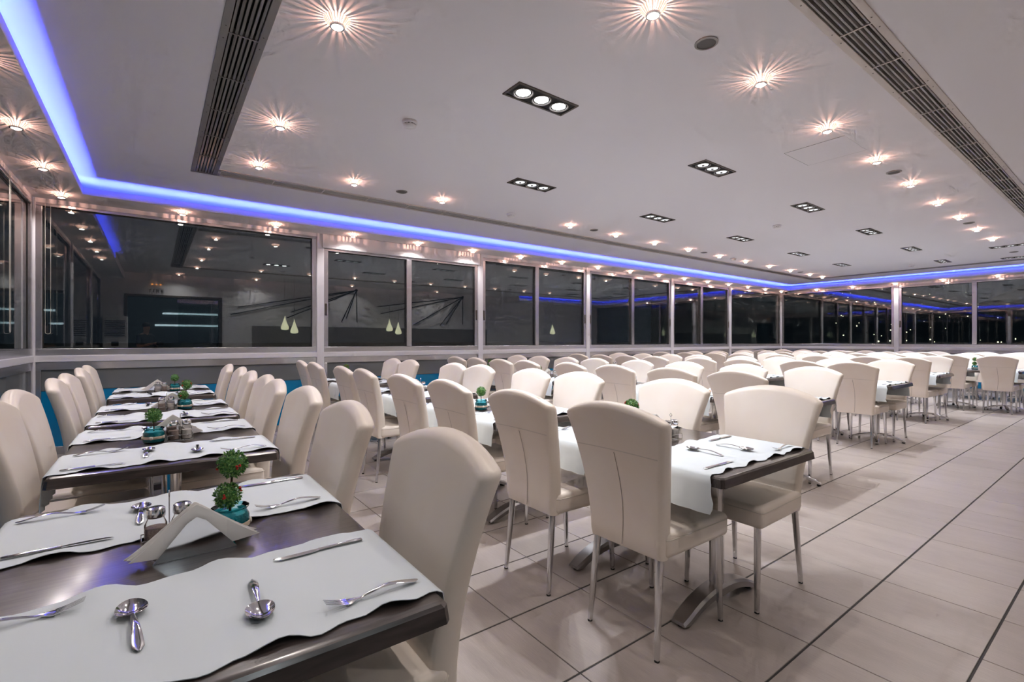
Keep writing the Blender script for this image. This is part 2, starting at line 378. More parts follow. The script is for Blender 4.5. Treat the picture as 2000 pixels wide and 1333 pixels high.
# lobby beyond the door
lb = MB()
lb.box(-2.2, 3.4, -5.2, -5.1, 0, 2.9); lb.box(-2.3, -2.2, -5.2, YN-0.2, 0, 2.9); lb.box(3.4, 3.5, -5.2, YN-0.2, 0, 2.9)
lb.box(-2.3, 3.5, -5.2, YN-0.2, -0.08, -0.002); lb.box(-2.3, 3.5, -5.2, YN-0.2, 2.9, 2.95)
lobby = struct('wall_lobby', lb.mesh('wall_lobby', mat('lobby paint', (0.12, 0.15, 0.16), 0.5)), 'dim lobby behind the glass door')
def small(name, me, label, cat, loc=(0,0,0), rz=0, group=None): return tag(put(name, me, None, loc, (0,0,rz)), label, cat, group)
ORD0 = ['first', 'second', 'third', 'fourth', 'fifth']
for k, (x, y) in enumerate([(-0.3, -1.6), (0.6, -1.6), (-0.3, -2.6), (0.6, -2.6), (1.4, -2.0)]):
    small('lobby_downlight', MB().lathe([(0.05, 0.0), (0.05, 0.012)], 16).mesh('lobby_downlight', M['lamp_w']), 'small white downlight in the dim lobby ceiling, %s from the door' % ORD0[k], 'downlight', (x, y, 2.887), 0, 'lobby downlights')
    lamp('POINT', 'lobby_fill', None, (x, y, 2.80), 5.0, (0.85, 0.95, 1.0), shadow_soft_size=0.05)  # weak point light added to brighten the dark lobby
small('light_line', MB().box(0.2, 2.04, -5.095, -5.06, 2.18, 2.24).box(0.0, 2.04, -5.095, -5.06, 1.78, 1.84).box(2.04, 2.1, -5.095, -5.06, 0.4, 2.24).mesh('light_line', glow('lobby light line', (0.75, 0.92, 1.0), 1.6)), 'pale light line on the lobby back wall', 'light line')

# ------------------------------------------------------------------ air grilles in the ceiling slots
def grille(label, x0, x1, y0, y1, along_x, back=False):
    t = thing('air_grille', label, 'air grille', ((x0+x1)/2, (y0+y1)/2, ZC), 0 if along_x else PI/2, 'linear air grilles')
    Ln = (x1-x0) if along_x else (y1-y0); W = (y1-y0) if along_x else (x1-x0)
    h = Ln/2; e = W/2
    fl = MB()
    fl.box(-h, h, -e-0.006, -e+0.034, -0.006, 0.03); fl.box(-h, h, e-0.034, e+0.006, -0.006, 0.03)
    fl.box(-h, -h+0.03, -e, e, -0.006, 0.03); fl.box(h-0.03, h, -e, e, -0.006, 0.03)
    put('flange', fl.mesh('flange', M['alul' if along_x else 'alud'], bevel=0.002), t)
    put('plenum', MB().box(-h, h, -e, e, 0.16, 0.165).box(-h, h, -e-0.005, -e, 0.03, 0.16).box(-h, h, e, e+0.005, 0.03, 0.16).mesh('plenum', M['dark']), t)
    sm = MB(); rings = []
    for x in (-h+0.03, h-0.03):
        rings.append([(x, -0.006, -0.001), (x, 0.006, -0.001), (x, 0.0085, 0.012), (x, 0.003, 0.042), (x, -0.003, 0.042), (x, -0.0085, 0.012)])
    sme = sm.loft(rings).mesh('slat', M['alud'])
    ns = 6
    for i in range(ns):
        put('slat', sme, t, (0, -e+0.034+(W-0.068)*(i+0.5)/ns, 0), (0.35 if i % 2 == 0 else 0.2, 0, 0))
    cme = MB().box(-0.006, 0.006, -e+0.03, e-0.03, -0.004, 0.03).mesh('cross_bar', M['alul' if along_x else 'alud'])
    n = max(1, int(Ln/0.52))
    for i in range(1, n): put('cross_bar', cme, t, (-h+Ln*i/n, 0, 0))
    sc = MB()
    for i in range(n):
        for s_ in (-1, 1):
            sc.lathe([(0.004, -0.0075), (0.004, -0.005)], 8, (-h+Ln*(i+0.12)/n, s_*(e-0.016), 0))
            sc.lathe([(0.004, -0.0075), (0.004, -0.005)], 8, (-h+Ln*(i+0.88)/n, s_*(e-0.016), 0))
    put('screw', sc.mesh('screw', M['bezel']), t, kind='stuff')
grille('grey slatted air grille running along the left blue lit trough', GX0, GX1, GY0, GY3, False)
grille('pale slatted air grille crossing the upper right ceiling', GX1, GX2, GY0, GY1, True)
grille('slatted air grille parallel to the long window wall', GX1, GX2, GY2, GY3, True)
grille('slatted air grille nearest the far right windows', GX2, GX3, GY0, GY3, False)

# ------------------------------------------------------------------ ceiling fixtures
tr_bez = MB().box(-0.28, 0.28, -0.10, -0.082, -0.008, 0.012).box(-0.28, 0.28, 0.082, 0.10, -0.008, 0.012).box(-0.28, -0.262, -0.082, 0.082, -0.008, 0.012).box(0.262, 0.28, -0.082, 0.082, -0.008, 0.012).mesh('bezel', M['bezel'], bevel=0.002)
tr_box = MB().box(-0.262, 0.262, -0.082, 0.082, -0.0015, 0.0).mesh('housing', M['dark'])
tr_ring = MB().loft([[(r_*math.cos(2*PI*i/28), r_*math.sin(2*PI*i/28), z) for i in range(28)] for r_, z in ((0.074, -0.002), (0.074, -0.010), (0.066, -0.011), (0.062, -0.003))], True, False).mesh('gimbal_ring', M['alud'], 40)
tr_lamp = MB().lathe([(0.052, -0.0030), (0.044, -0.005), (0.0125, -0.0055)], 24).mesh('lamp', M['lamp_w'])
tr_hot = MB().lathe([(0.052, -0.0030), (0.044, -0.005), (0.0125, -0.0055)], 24).mesh('lamp', M['lamp_hot'])
tr_cap = MB().lathe([(0.012, -0.006), (0.011, -0.012), (0.006, -0.014)], 14).mesh('bulb_cap', M['bezel'], 40)
def trio(x, y, rz, label, hot=False):
    t = thing('triple_spotlight', label, 'spotlight', (x, y, ZC), rz, 'recessed triple spotlights')
    put('bezel', tr_bez, t); put('housing', tr_box, t)
    for k in (-1, 0, 1):
        rg = put('gimbal_ring', tr_ring, t, (k*0.168, 0, 0))
        put('lamp', tr_hot if hot else tr_lamp, rg); 
        if not hot: put('bulb_cap', tr_cap, rg)
        lamp('SPOT', 'spot_beam', t, (k*0.168, 0, -0.03), P_TRIO, (0.91, 0.94, 1.0), spot_size=math.radians(92), spot_blend=0.7, shadow_soft_size=0.03)
trio(2.26, 2.68, 0, 'brightly lit recessed triple spotlight nearest the viewer', True)
nm = ['second', 'third', 'fourth', 'fifth', 'sixth', 'seventh', 'eighth', 'ninth', 'tenth']
for k, (x, y) in enumerate([(3.41, 4.21), (4.56, 2.71), (5.77, 4.27), (6.90, 2.75), (8.07, 4.28), (9.21, 2.77), (10.44, 4.33), (11.59, 2.81), (12.71, 4.35), (13.94, 2.83)]):
    trio(x, y, 0, 'recessed triple spotlight, %s from the viewer in the zigzag, %s line' % ((nm+['last'])[k], 'window side' if y > 3.5 else 'aisle side'))
trio(12.66, 1.62, PI/2, 'crosswise triple spotlight near the far end of the aisle grille')
trio(14.5, 1.72, PI/2, 'crosswise triple spotlight farthest along the aisle grille')

# small downlight with a crystal collar: faceted prisms, steel ring, lens
NP = 26
cr = MB()
for i in range(NP):
    a0 = 2*PI*(i+0.12)/NP; a1 = 2*PI*(i+0.50+0.22*((i*7) % 3 == 0)+0.12*(i % 2))/NP
    c = lambda a_, r_, z: (r_*math.cos(a_), r_*math.sin(a_), z)
    cr.add([c(a0, .070, -.002), c(a1, .070, -.002), c(a1, .041, -.036), c(a0, .041, -.036), c(a0, .056, -.002), c(a1, .056, -.002), c(a1, .035, -.034), c(a0, .035, -.034)],
           [(0,1,2,3), (7,6,5,4), (0,3,7,4), (1,5,6,2), (3,2,6,7), (0,4,5,1)])
dl_cry = cr.mesh('crystal_collar', M['crystal'])
dl_ring = MB().loft([[(r_*math.cos(2*PI*i/24), r_*math.sin(2*PI*i/24), z) for i in range(24)] for r_, z in ((0.030, -0.032), (0.039, -0.034), (0.039, -0.043), (0.030, -0.045))], True, False).mesh('steel_ring', M['chrome'], 30)
dl_lens = MB().lathe([(0.031, -0.040), (0.031, -0.0415)], 24).mesh('lens', M['lamp_warm'])
def down(x, y, z, label, grp, beam=True):
    t = thing('crystal_downlight', label, 'downlight', (x, y, z), 0, grp)
    put('crystal_collar', dl_cry, t); put('steel_ring', dl_ring, t); put('lens', dl_lens, t)
    lamp('POINT', 'collar_glow', t, (0, 0, -0.026), P_GLOW, (1.0, 0.50, 0.36), shadow_soft_size=0.003)
    if beam: lamp('SPOT', 'down_beam', t, (0, 0, -0.06), P_DOWN, (1.0, 0.91, 0.86), spot_size=math.radians(150), spot_blend=0.8, shadow_soft_size=0.025)
ORD = ['first','second','third','fourth','fifth','sixth','seventh','eighth','ninth','tenth','eleventh','twelfth','thirteenth','fourteenth','fifteenth','sixteenth','seventeenth']
for k, (x, y) in enumerate([(0.80, 1.30), (0.80, 2.68), (0.81, 4.23), (0.83, 5.33)]):
    down(x, y, ZC, 'crystal downlight beside the left air grille, %s from the viewer' % ORD[k], 'downlights beside the left grille')
for k, (x, y) in enumerate([(1.76, 5.28), (2.86, 5.30), (5.04, 5.31), (6.08, 5.32), (7.14, 5.35), (8.18, 5.35), (9.32, 5.39), (10.4, 5.40), (11.53, 5.42), (12.62, 5.43), (13.78, 5.45), (14.6, 5.46)]):
    down(x, y, ZC, 'crystal downlight beside the window side grille, %s from the left' % ORD[k], 'downlights beside the window grille')
for k, (x, y) in enumerate([(2.11, 1.59), (3.26, 1.59), (4.43, 1.62), (5.59, 1.62), (6.74, 1.64), (7.94, 1.66), (9.10, 1.67), (10.31, 1.69), (11.49, 1.69)]):
    down(x, y, ZC, 'crystal downlight beside the aisle grille, %s from the viewer' % ORD[k], 'downlights beside the aisle grille')
for k, y in enumerate([2.9, 3.9, 4.95, 5.99, 7.05]):
    down(-0.81, y, ZS, 'crystal downlight in the left soffit, %s from the viewer' % ORD[k], 'downlights in the left soffit')
for k in range(16):
    x = 0.27+1.045*k
    if x > 16.2: break
    down(x, 7.13, ZS, 'crystal downlight in the soffit over the long windows, %s from left' % ORD[k], 'downlights in the window soffit')
for k, y in enumerate([6.25, 5.3, 4.3, 3.3, 2.3, 1.3]):
    down(16.28, y, ZS, 'crystal downlight in the far right soffit, %s from the corner' % ORD[k], 'downlights in the right soffit')
for k, x in enumerate([0.5, 2.3, 5.0, 8.0]):
    down(x, -0.35, ZC, 'crystal downlight above the door side wall, %s from left' % ORD[k], 'downlights by the door wall', True)

sp_me = MB().lathe([(0.066, 0.0), (0.066, -0.006), (0.054, -0.009), (0.052, -0.005)], 28, caps=False).mesh('rim', M['alud'], 40)
sp_g = MB().lathe([(0.053, -0.004), (0.03, -0.006), (0.004, -0.0065)], 28).mesh('mesh_cover', M['speaker'], 40)
for k, (x, y) in enumerate([(2.33, 5.31), (5.58, 5.33), (8.75, 5.38), (13.2, 5.44), (2.61, 1.59), (6.17, 1.64), (9.72, 1.68), (13.6, 1.7)]):
    t = thing('ceiling_speaker', 'round dark ceiling speaker, %s from left, %s row' % (ORD[k % 4], 'window side' if k < 4 else 'aisle side'), 'speaker', (x, y, ZC), 0, 'round ceiling speakers')
    put('rim', sp_me, t); put('mesh_cover', sp_g, t)
sd_b = MB().lathe([(0.060, 0.0), (0.060, -0.018), (0.052, -0.022)], 28).mesh('base', M['plastic'], 40)
sd_h = MB().lathe([(0.050, -0.030), (0.046, -0.042), (0.034, -0.050), (0.004, -0.051)], 28).mesh('sensor_head', M['plastic'], 40)
sd_v = MB().lathe([(0.044, -0.018), (0.044, -0.032)], 24).mesh('vent_ring', M['dark'])
for k, (x, y, l_) in enumerate([(1.64, 3.58, 'nearest the viewer above the tables'), (3.96, 5.35, 'between downlights on the window side'), (7.60, 3.46, 'among the middle spotlights'), (9.9, 5.40, 'farther along the window side grille'), (14.10, 3.42, 'near the far right windows')]):
    t = thing('smoke_detector', 'white round smoke detector ' + l_, 'smoke detector', (x, y, ZC), 0, 'smoke detectors')
    put('base', sd_b, t); put('sensor_head', sd_h, t); put('vent_ring', sd_v, t)
    fm = MB().box(0.040, 0.050, -0.007, 0.007, -0.032, -0.018).mesh('fin', M['plastic']) if k == 0 else fm
    for i in range(10): put('fin', fm, t, (0,0,0), (0,0,2*PI*i/10))
ht = put('access_hatch', MB().box(4.74, 5.25, 1.60, 2.09, ZC-0.0015, ZC+0.0).mesh('access_hatch', M['ceil']))
tag(ht, 'white square access hatch in the ceiling beside the aisle downlights', 'hatch')
hg = MB(); hg.box(4.733, 4.739, 1.60, 2.09, ZC-0.001, ZC); hg.box(5.251, 5.254, 1.60, 2.09, ZC-0.001, ZC); hg.box(4.735, 5.25, 2.091, 2.094, ZC-0.001, ZC)
put('hatch_gap', hg.mesh('hatch_gap', M['bezel']), ht)

# ------------------------------------------------------------------ dining chair
def back_x(z):                     # rear face of the backrest, chair faces +x
    k = max(0.0, (z-0.46)/0.56)
    return -0.228 - 0.112*k**1.7
def back_w(z):
    k = min(1.0, max(0.0, (z-0.40)/0.60))
    return 0.193 + 0.089*k**1.7
def make_chair_meshes():
    rings = []; NV = 18
    per = []                                          # outline of the pad: (across, through), unit half sizes
    for sg in (1, -1):
        per += [(-sg*0.90 + sg*1.80*i/12, sg) for i in range(13)]
        per += [(sg*(0.90+0.10*math.sin(a_)), sg*math.cos(a_)) for a_ in (0.35, 0.7, 1.05, PI/2, PI-1.05, PI-0.7, PI-0.35)]
    for v in [i/16*0.95 for i in range(17)]+[0.962, 0.974, 0.984, 0.992, 0.997, 1.0]:
        ring = []
        sh = 0.72+0.28*math.sin(min(1, v/0.08)*PI/2)
        top = max(0.0, (v-0.95)/0.05)
        th = (0.040-0.006*v)*sh*math.sqrt(max(0.05, 1-0.95*top**2))
        for u, q in per:
            zt = 1.028 - 0.062*u*u
            z = 0.395 + v*(zt-0.395)
            wv = back_w(z) - 0.020*(1-math.sqrt(max(0.0, 1-top**2)))
            ring.append((back_x(z) + 0.038 + th*q - 0.010*(1-u*u)*v, wv*u, z))
        rings.append(ring)
    back = MB().loft(rings).mesh('backrest', M['leather'], 60)
    # seams on the rear face
    sm = MB()
    def rear(y, z, off):
        v = min(1, (z-0.395)/0.62); u = y/back_w(z)
        return back_x(z) + 0.038 - (0.040-0.006*v) - 0.010*(1-u*u)*v - off
    def strip(pts, wd, horiz):
        vs = []; fs = []
        for (y, z) in pts:
            if horiz: vs += [(rear(y, z-wd, .0012), y, z-wd), (rear(y, z+wd, .0012), y, z+wd)]
            else: vs += [(rear(y-wd, z, .0012), y-wd, z), (rear(y+wd, z, .0012), y+wd, z)]
        for i in range(len(pts)-1): fs.append((2*i, 2*i+1, 2*i+3, 2*i+2))
        sm.add(vs, fs)
    strip([(0.0-0.012*math.sin(i/14*PI), 0.41+0.40*i/14) for i in range(15)], 0.0016, False)
    seam = sm.mesh('back_seam', M['seam'])
    s2 = MB(); sm = s2
    strip([(-0.215+0.43*i/20, 0.815+0.006*math.cos((i-10)/10*1.5)) for i in range(21)], 0.0022, True)
    seam2 = s2.mesh('cross_seam', M['piping'])
    # seat cushion
    bm = bmesh.new(); bmesh.ops.create_cube(bm, size=1.0)
    for v in bm.verts:
        fx = v.co.x > 0
        v.co = Vector((0.25 if fx else -0.20, math.copysign(0.222 if fx else 0.205, v.co.y), 0.502 if v.co.z > 0 else 0.398))
    bmesh.ops.bevel(bm, geom=list(bm.edges), offset=0.026, segments=4, affect='EDGES', profile=0.5)
    top = [f for f in bm.faces if f.normal.z > 0.95 and f.calc_area() > 0.05]
    bmesh.ops.subdivide_edges(bm, edges=list({e for f in top for e in f.edges}), cuts=1)
    seat = bpy.data.meshes.new('seat'); bm.to_mesh(seat); bm.free(); seat.materials.append(M['leather'])
    seat.polygons.foreach_set('use_smooth', [True]*len(seat.polygons)); seat.set_sharp_from_angle(angle=math.radians(50))
    pts = []
    for (x0, y0, a0) in ((0.224, 0.196, 0), (-0.174, 0.179, 90), (-0.174, -0.179, 180), (0.224, -0.196, 270)):
        for i in range(5):
            a_ = math.radians(a0+90*i/4); pts.append((x0+0.0268*math.cos(a_), y0+0.0268*math.sin(a_), 0.477))
    pipe = MB().tube(pts, 0.0026, 5, True).mesh('seat_piping', M['piping'], 60)
    def leg(top, bot):
        b = MB(); T, B = Vector(top), Vector(bot); rings = []
        for k, r_ in ((0, 0.0155), (0.5, 0.0140), (0.985, 0.0105)):
            p = T.lerp(B, k); rings.append([(p.x+r_*math.copysign(abs(math.cos(a_))**.7, math.cos(a_)), p.y+r_*math.copysign(abs(math.sin(a_))**.7, math.sin(a_)), p.z) for a_ in [2*PI*i/10 for i in range(10)]])
        b.loft(rings); b.cur = 1
        b.lathe([(0.0112, 0.0), (0.0112, 0.008)], 8, (B.x, B.y, 0.0))
        return b.mesh('leg', [M['chrome'], M['rubber']], 40)
    legs = [leg((-0.195, s*0.165, 0.42), (-0.236, s*0.180, 0)) for s in (-1, 1)] + [leg((0.215, s*0.180, 0.42), (0.235, s*0.187, 0)) for s in (-1, 1)]
    return back, seam, seam2, seat, pipe, legs
CH = make_chair_meshes()
def chair(x, y, rz, label, grp):
    t = thing('dining_chair', label, 'chair', (x, y, 0), rz, grp)
    bk = put('backrest', CH[0], t); put('back_seam', CH[1], bk); put('cross_seam', CH[2], bk)
    st = put('seat', CH[3], t); put('seat_piping', CH[4], st)
    for l in CH[5]: put('leg', l, t)
    return t

# ------------------------------------------------------------------ table, runner
TW, TL, TZ = 0.84, 1.22, 0.745
tb = MB()
o_ = 0.012
rings = []
for z, g_ in ((TZ-0.045, 0.004), (TZ-0.043, 0.0), (TZ-0.010, 0.004), (TZ-0.003, 0.009), (TZ, 0.016)):
    hx, hy = TW/2-g_, TL/2-g_; c_ = 0.012
    rings.append([(hx-c_, -hy, z), (hx, -hy+c_, z), (hx, hy-c_, z), (hx-c_, hy, z), (-hx+c_, hy, z), (-hx, hy-c_, z), (-hx, -hy+c_, z), (-hx+c_, -hy, z)])
top_me = tb.loft(rings).mesh('tabletop', M['wood'], 22)
col_me = MB().lathe([(0.034, 0.06), (0.034, TZ-0.052)], 24).mesh('column', M['chrome'], 40)
plate_me = MB().box(-0.17, 0.17, -0.035, 0.035, TZ-0.055, TZ-0.045).mesh('top_plate', M['rubber'])
fb = MB(); rings = []
for i in range(17):
    x = -0.315+0.63*i/16; k = abs(x)/0.315
    zt = 0.112-0.085*k**2.1; zb = max(0.012, zt-0.045+0.012*k); wd = 0.046-0.004*k if k < 0.99 else 0.036
    rings.append([(x, -wd, zb), (x, -wd, zt-0.012), (x, -wd*0.75, zt), (x, wd*0.75, zt), (x, wd, zt-0.012), (x, wd, zb)])
foot_me = fb.loft(rings).mesh('arched_foot', M['brushed'], 40)
gl_me = MB().lathe([(0.020, 0.0), (0.020, 0.014)], 12, (-0.285, 0, 0)).lathe([(0.020, 0.0), (0.020, 0.014)], 12, (0.285, 0, 0)).mesh('glide', M['rubber'])
ab = MB(); rings = []
for i in range(10):
    k = i/9; x = 0.02+0.27*k; zt = 0.105-0.072*k**1.8; wd = 0.030-0.010*k; zb = max(0.014, zt-0.026)
    rings.append([(x, -wd, zb), (x, -wd, zt-0.008), (x, -wd*.6, zt), (x, wd*.6, zt), (x, wd, zt-0.008), (x, wd, zb)])
arm_me = ab.loft(rings).mesh('base_arm', M['chrome'], 40)
ag_me = MB().lathe([(0.016, 0.0), (0.016, 0.016)], 10, (0.272, 0, 0)).mesh('glide', M['rubber'])
def table(x, y, star, label, grp):
    t = thing('dining_table', label, 'table', (x, y, 0), 0, grp)
    put('tabletop', top_me, t)
    for s in (-1, 1):
        yy = s*0.335
        c = put('column', col_me, t, (0, yy, 0)); put('top_plate', plate_me, c)
        if star:
            for q in range(4):
                a_ = put('base_arm', arm_me, t, (0, yy, 0), (0, 0, q*PI/2+0.3)); put('glide', ag_me, a_)
        else:
            f_ = put('arched_foot', foot_me, t, (0, yy, 0)); put('glide', gl_me, f_)
    return t
def runner_mesh(seed, dl_, dr_):
    rnd = random.Random(seed); ph = [rnd.uniform(0, 6.28) for _ in range(8)]
    RW = 0.208; e = TW/2+0.003
    path = []                                   # (x, z, arclength)
    path += [(-e-0.004, TZ-0.012-dl_*(1-i/6)) for i in range(6)]
    path += [(-e-0.001, TZ-0.004), (-e+0.012, TZ+0.0025)]
    path += [(-e+0.012+(2*e-0.024)*i/48, TZ+0.003) for i in range(1, 48)]
    path += [(e-0.012, TZ+0.0025), (e+0.001, TZ-0.004)]
    path += [(e+0.004, TZ-0.012-dr_*(i+1)/6) for i in range(6)]
    s = [0.0]
    for a_, b_ in zip(path, path[1:]): s.append(s[-1]+math.hypot(b_[0]-a_[0], b_[1]-a_[1]))
    NVV = 14; vs = []
    for (x, z), q in zip(path, s):
        on = abs(x) < e-0.02
        wav = [0.006*math.sin(q*36+ph[0])+0.004*math.sin(q*71+ph[1]), 0.006*math.sin(q*33+ph[2])+0.004*math.sin(q*64+ph[3])]
        lift = [max(0, math.sin(q*30+ph[4]))*0.011, max(0, math.sin(q*27+ph[5]))*0.011]
        for j in range(NVV+1):
            v = -1+2*j/NVV; k = 0 if v < 0 else 1
            edge = max(0, (abs(v)-0.70)/0.30)**1.6
            y = v*RW + (wav[k]*edge if abs(v) > 0.6 else 0)
            if on: vs.append((x, y, z+lift[k]*edge+0.0012*math.sin(x*19+v*5+ph[6])**2))
            else:
                w_ = 0.010*math.sin(v*7+ph[7])*min(1, (TZ-z)/0.12)
                vs.append((x+math.copysign(abs(w_) if z < TZ-0.02 else 0, x), y, z))
    n = NVV+1
    fs = [(i*n+j, i*n+j+1, (i+1)*n+j+1, (i+1)*n+j) for i in range(len(path)-1) for j in range(NVV)]
    return MB().add(vs, fs).mesh('table_runner', M['cloth'], 60, solid=-0.0014)
RUN = [runner_mesh(k, 0.14+0.02*(k % 3), 0.17-0.015*(k % 2)) for k in range(4)] + [runner_mesh(k+9, 0.14, 0.05) for k in range(2)]

# ------------------------------------------------------------------ cutlery (each lies along +x from its foot end, bowl/tines/blade at +x)
def sweep(pts):                                  # list of (x, half width, z) -> flat tapered strip
    vs = []; fs = []
    for x, w_, z in pts: vs += [(x, -w_, z), (x, -w_*0.45, z+0.0014), (x, w_*0.45, z+0.0014), (x, w_, z)]
    for i in range(len(pts)-1):
        for j in range(3): fs.append((4*i+j, 4*i+j+1, 4*i+j+5, 4*i+j+4))
    return vs, fs
def handle(x0, x1, end=0.0):
    P = []
    for i in range(13):
        k = i/12; x = x0+(x1-x0)*k
        wd = 0.0095 if k > 0.12 else 0.0095*math.sqrt(max(0.05, 1-((0.12-k)/0.12)**2))
        wd = wd*(1-0.65*k**1.2) if k > 0.12 else wd*(1-0.65*k**1.2)
        P.append((x, wd, 0.003+0.011*math.sin(k*PI*0.92)**1.4+end*k**3))
    return P
b = MB(); b.add(*sweep(handle(-0.098, 0.029, 0.0075)))
def bowl(u, v):
    a_ = 2*PI*u; ex, ey = 0.036, 0.0262*(1-0.15*math.cos(a_)*v)
    x = 0.062+ex*v*math.cos(a_); y = ey*v*math.sin(a_)
    return (x, y, 0.0025+0.0095*v**2.2)
b.grid(bowl, 20, 5)
spoon_me = b.mesh('spoon', M['steel'], 70, solid=0.0012)
b = MB(); P = handle(-0.098, 0.030); P += [(0.040, 0.006, 0.006), (0.050, 0.0115, 0.0045), (0.058, 0.0125, 0.004)]
b.add(*sweep(P))
for k in (-1.5, -0.5, 0.5, 1.5):
    vs = []; fs = []
    for i in range(6):
        q = i/5; x = 0.056+0.045*q; z = 0.004+0.013*q**1.3; wd = 0.0021*(1-0.55*q)
        vs += [(x, k*0.0066-wd, z), (x, k*0.0066+wd, z)]
    for i in range(5): fs.append((2*i, 2*i+1, 2*i+3, 2*i+2))
    b.add(vs, fs)
fork_me = b.mesh('fork', M['steel'], 70, solid=0.0013)
b = MB()
rings = []
for x, w_, h_ in ((-0.105, 0.004, 0.003), (-0.102, 0.0075, 0.005), (-0.06, 0.007, 0.006), (0.0, 0.0055, 0.0055), (0.006, 0.006, 0.006)):
    rings.append([(x, w_*math.cos(2*PI*i/10), h_*0.5+0.001+h_*0.5*math.sin(2*PI*i/10)) for i in range(10)])
b.loft(rings)
rings = []
for x, y0, y1 in ((0.004, -0.005, 0.005), (0.02, -0.0055, 0.0085), (0.06, -0.0055, 0.0095), (0.09, -0.0055, 0.008), (0.104, -0.0055, 0.001), (0.109, -0.0050, -0.0035)):
    rings.append([(x, y0, 0.0022), (x, y1, 0.0028), (x, y1, 0.0034), (x, y0, 0.0042)])
b.loft(rings)
knife_me = b.mesh('knife', M['steel'], 45)

# ------------------------------------------------------------------ centrepieces
tri = [(-0.088, 0.0), (0.088, 0.0), (0.020, 0.082), (0.0, 0.094), (-0.020, 0.082)]
def tri_plate(y): return MB().loft([[(x, y-0.0008, z+0.004) for x, z in tri], [(x, y+0.0008, z+0.004) for x, z in tri]]).mesh('side_plate', M['steel'])
hp1, hp2 = tri_plate(-0.021), tri_plate(0.021)
hbase = MB().box(-0.088, 0.088, -0.0225, 0.0225, 0.0, 0.0035).mesh('base', M['steel'])
def napkin_mesh(seed):
    rnd = random.Random(seed); fl = rnd.uniform(-0.010, 0.010); sh = rnd.uniform(-0.006, 0.006)
    def P(u, v):
        half = 0.135*(1-v)**0.92+0.002; x = (2*u-1)*half+sh*(1-v); z = 0.008+0.117*v**1.0
        c = (abs(x)/0.135)**2
        return (x, fl*c*1.6, z+0.012*c*(1-v)**2)
    return MB().grid(P, 12, 8).mesh('napkin', M['paper'], 60, solid=0.0016)
nap = [napkin_mesh(s) for s in range(5)]
def napkins(x, y, rz, where):
    t = thing('napkin_holder', 'triangular steel napkin holder on ' + where, 'napkin holder', (x, y, TZ), rz, 'napkin holders')
    put('side_plate', hp1, t); put('side_plate', hp2, t); put('base', hbase, t)
    q = thing('paper_napkins', 'folded white paper napkins in holder on ' + where, 'napkins', (x, y, TZ+0.001), rz, 'napkin stacks')
    for k in range(5): put('napkin', nap[k], q, (0, -0.0145+0.0072*k, 0))
sh_g = MB().lathe([(0.0235, 0.002), (0.0245, 0.006), (0.0245, 0.058), (0.0185, 0.072), (0.0185, 0.080)], 16, caps=False).mesh('glass_body', M['shaker'], 50)
def fill(mt): return MB().lathe([(0.0228, 0.003), (0.0236, 0.010), (0.0236, 0.050)], 16).mesh('contents', M[mt], 50)
sh_f = {'pepper': fill('pepper'), 'salt': fill('salt')}
sh_c = MB().lathe([(0.0200, 0.076), (0.0215, 0.079), (0.0215, 0.090), (0.0205, 0.0975), (0.0160, 0.101)], 20).mesh('cap', M['chrome'], 40)
hb = MB()
for i in range(7): hb.lathe([(0.0013, 0.1008), (0.0013, 0.1014)], 6, (0.009*math.cos(i*PI/3)*(i < 6), 0.009*math.sin(i*PI/3)*(i < 6), 0))
sh_h = hb.mesh('holes', M['rubber'])
cw = MB()
cw.tube([(-0.058, -0.030, 0.002), (0.058, -0.030, 0.002), (0.058, 0.030, 0.002), (-0.058, 0.030, 0.002)], 0.0015, 6, True)
cw.tube([(-0.058, -0.030, 0.030), (0.058, -0.030, 0.030), (0.058, 0.030, 0.030), (-0.058, 0.030, 0.030)], 0.0015, 6, True)
for sx in (-1, 1):
    for sy in (-1, 1): cw.tube([(sx*0.058, sy*0.030, 0.002), (sx*0.058, sy*0.030, 0.030)], 0.0015, 6)
caddy_w = cw.mesh('wire_rack', M['chrome'], 60)
caddy_h = MB().tube([(0, -0.03, 0.002), (0, 0, 0.003), (0, 0, 0.122), (0, 0.008, 0.133), (0, 0.0, 0.142), (0, -0.008, 0.133), (0, 0, 0.124)], 0.0016, 6).mesh('handle', M['chrome'], 60)
def caddy(x, y, rz, where, swap):
    t = thing('condiment_caddy', 'wire salt and pepper caddy on ' + where, 'caddy', (x, y, TZ), rz, 'condiment caddies')
    put('wire_rack', caddy_w, t); put('handle', caddy_h, t)
    for s, kd in ((-1, 'salt' if swap else 'pepper'), (1, 'pepper' if swap else 'salt')):
        v = Vector((s*0.0285*math.cos(rz), s*0.0285*math.sin(rz), 0))
        q = thing(kd+'_shaker', 'glass %s shaker with steel cap on %s' % (kd, where), 'shaker', (x+v.x, y+v.y, TZ+0.0036), rz, kd+' shakers')
        put('glass_body', sh_g, q); put('contents', sh_f[kd], q); c = put('cap', sh_c, q); put('holes', sh_h, c)
jar_g = MB().lathe([(0.040, 0.001), (0.0455, 0.004), (0.047, 0.020), (0.047, 0.052), (0.041, 0.064), (0.0405, 0.068), (0.046, 0.074), (0.0465, 0.077), (0.0435, 0.078), (0.038, 0.070)], 28, caps=False).mesh('glass_jar', M['jar'], 50)
jar_f = MB().lathe([(0.038, 0.003), (0.0438, 0.006), (0.0450, 0.020), (0.0450, 0.050), (0.040, 0.058), (0.004, 0.060)], 24).mesh('gravel', M['teal'], 50)
jar_r = MB().lathe([(0.0478, 0.022), (0.0485, 0.024), (0.0485, 0.034), (0.0478, 0.036)], 28, caps=False).mesh('ribbon', M['twine'], 50)
shell_me = MB().ball((0, 0, 0), 0.009, 10, 6, (0.5, 1, 1)).mesh('shell', M['shell'], 60)
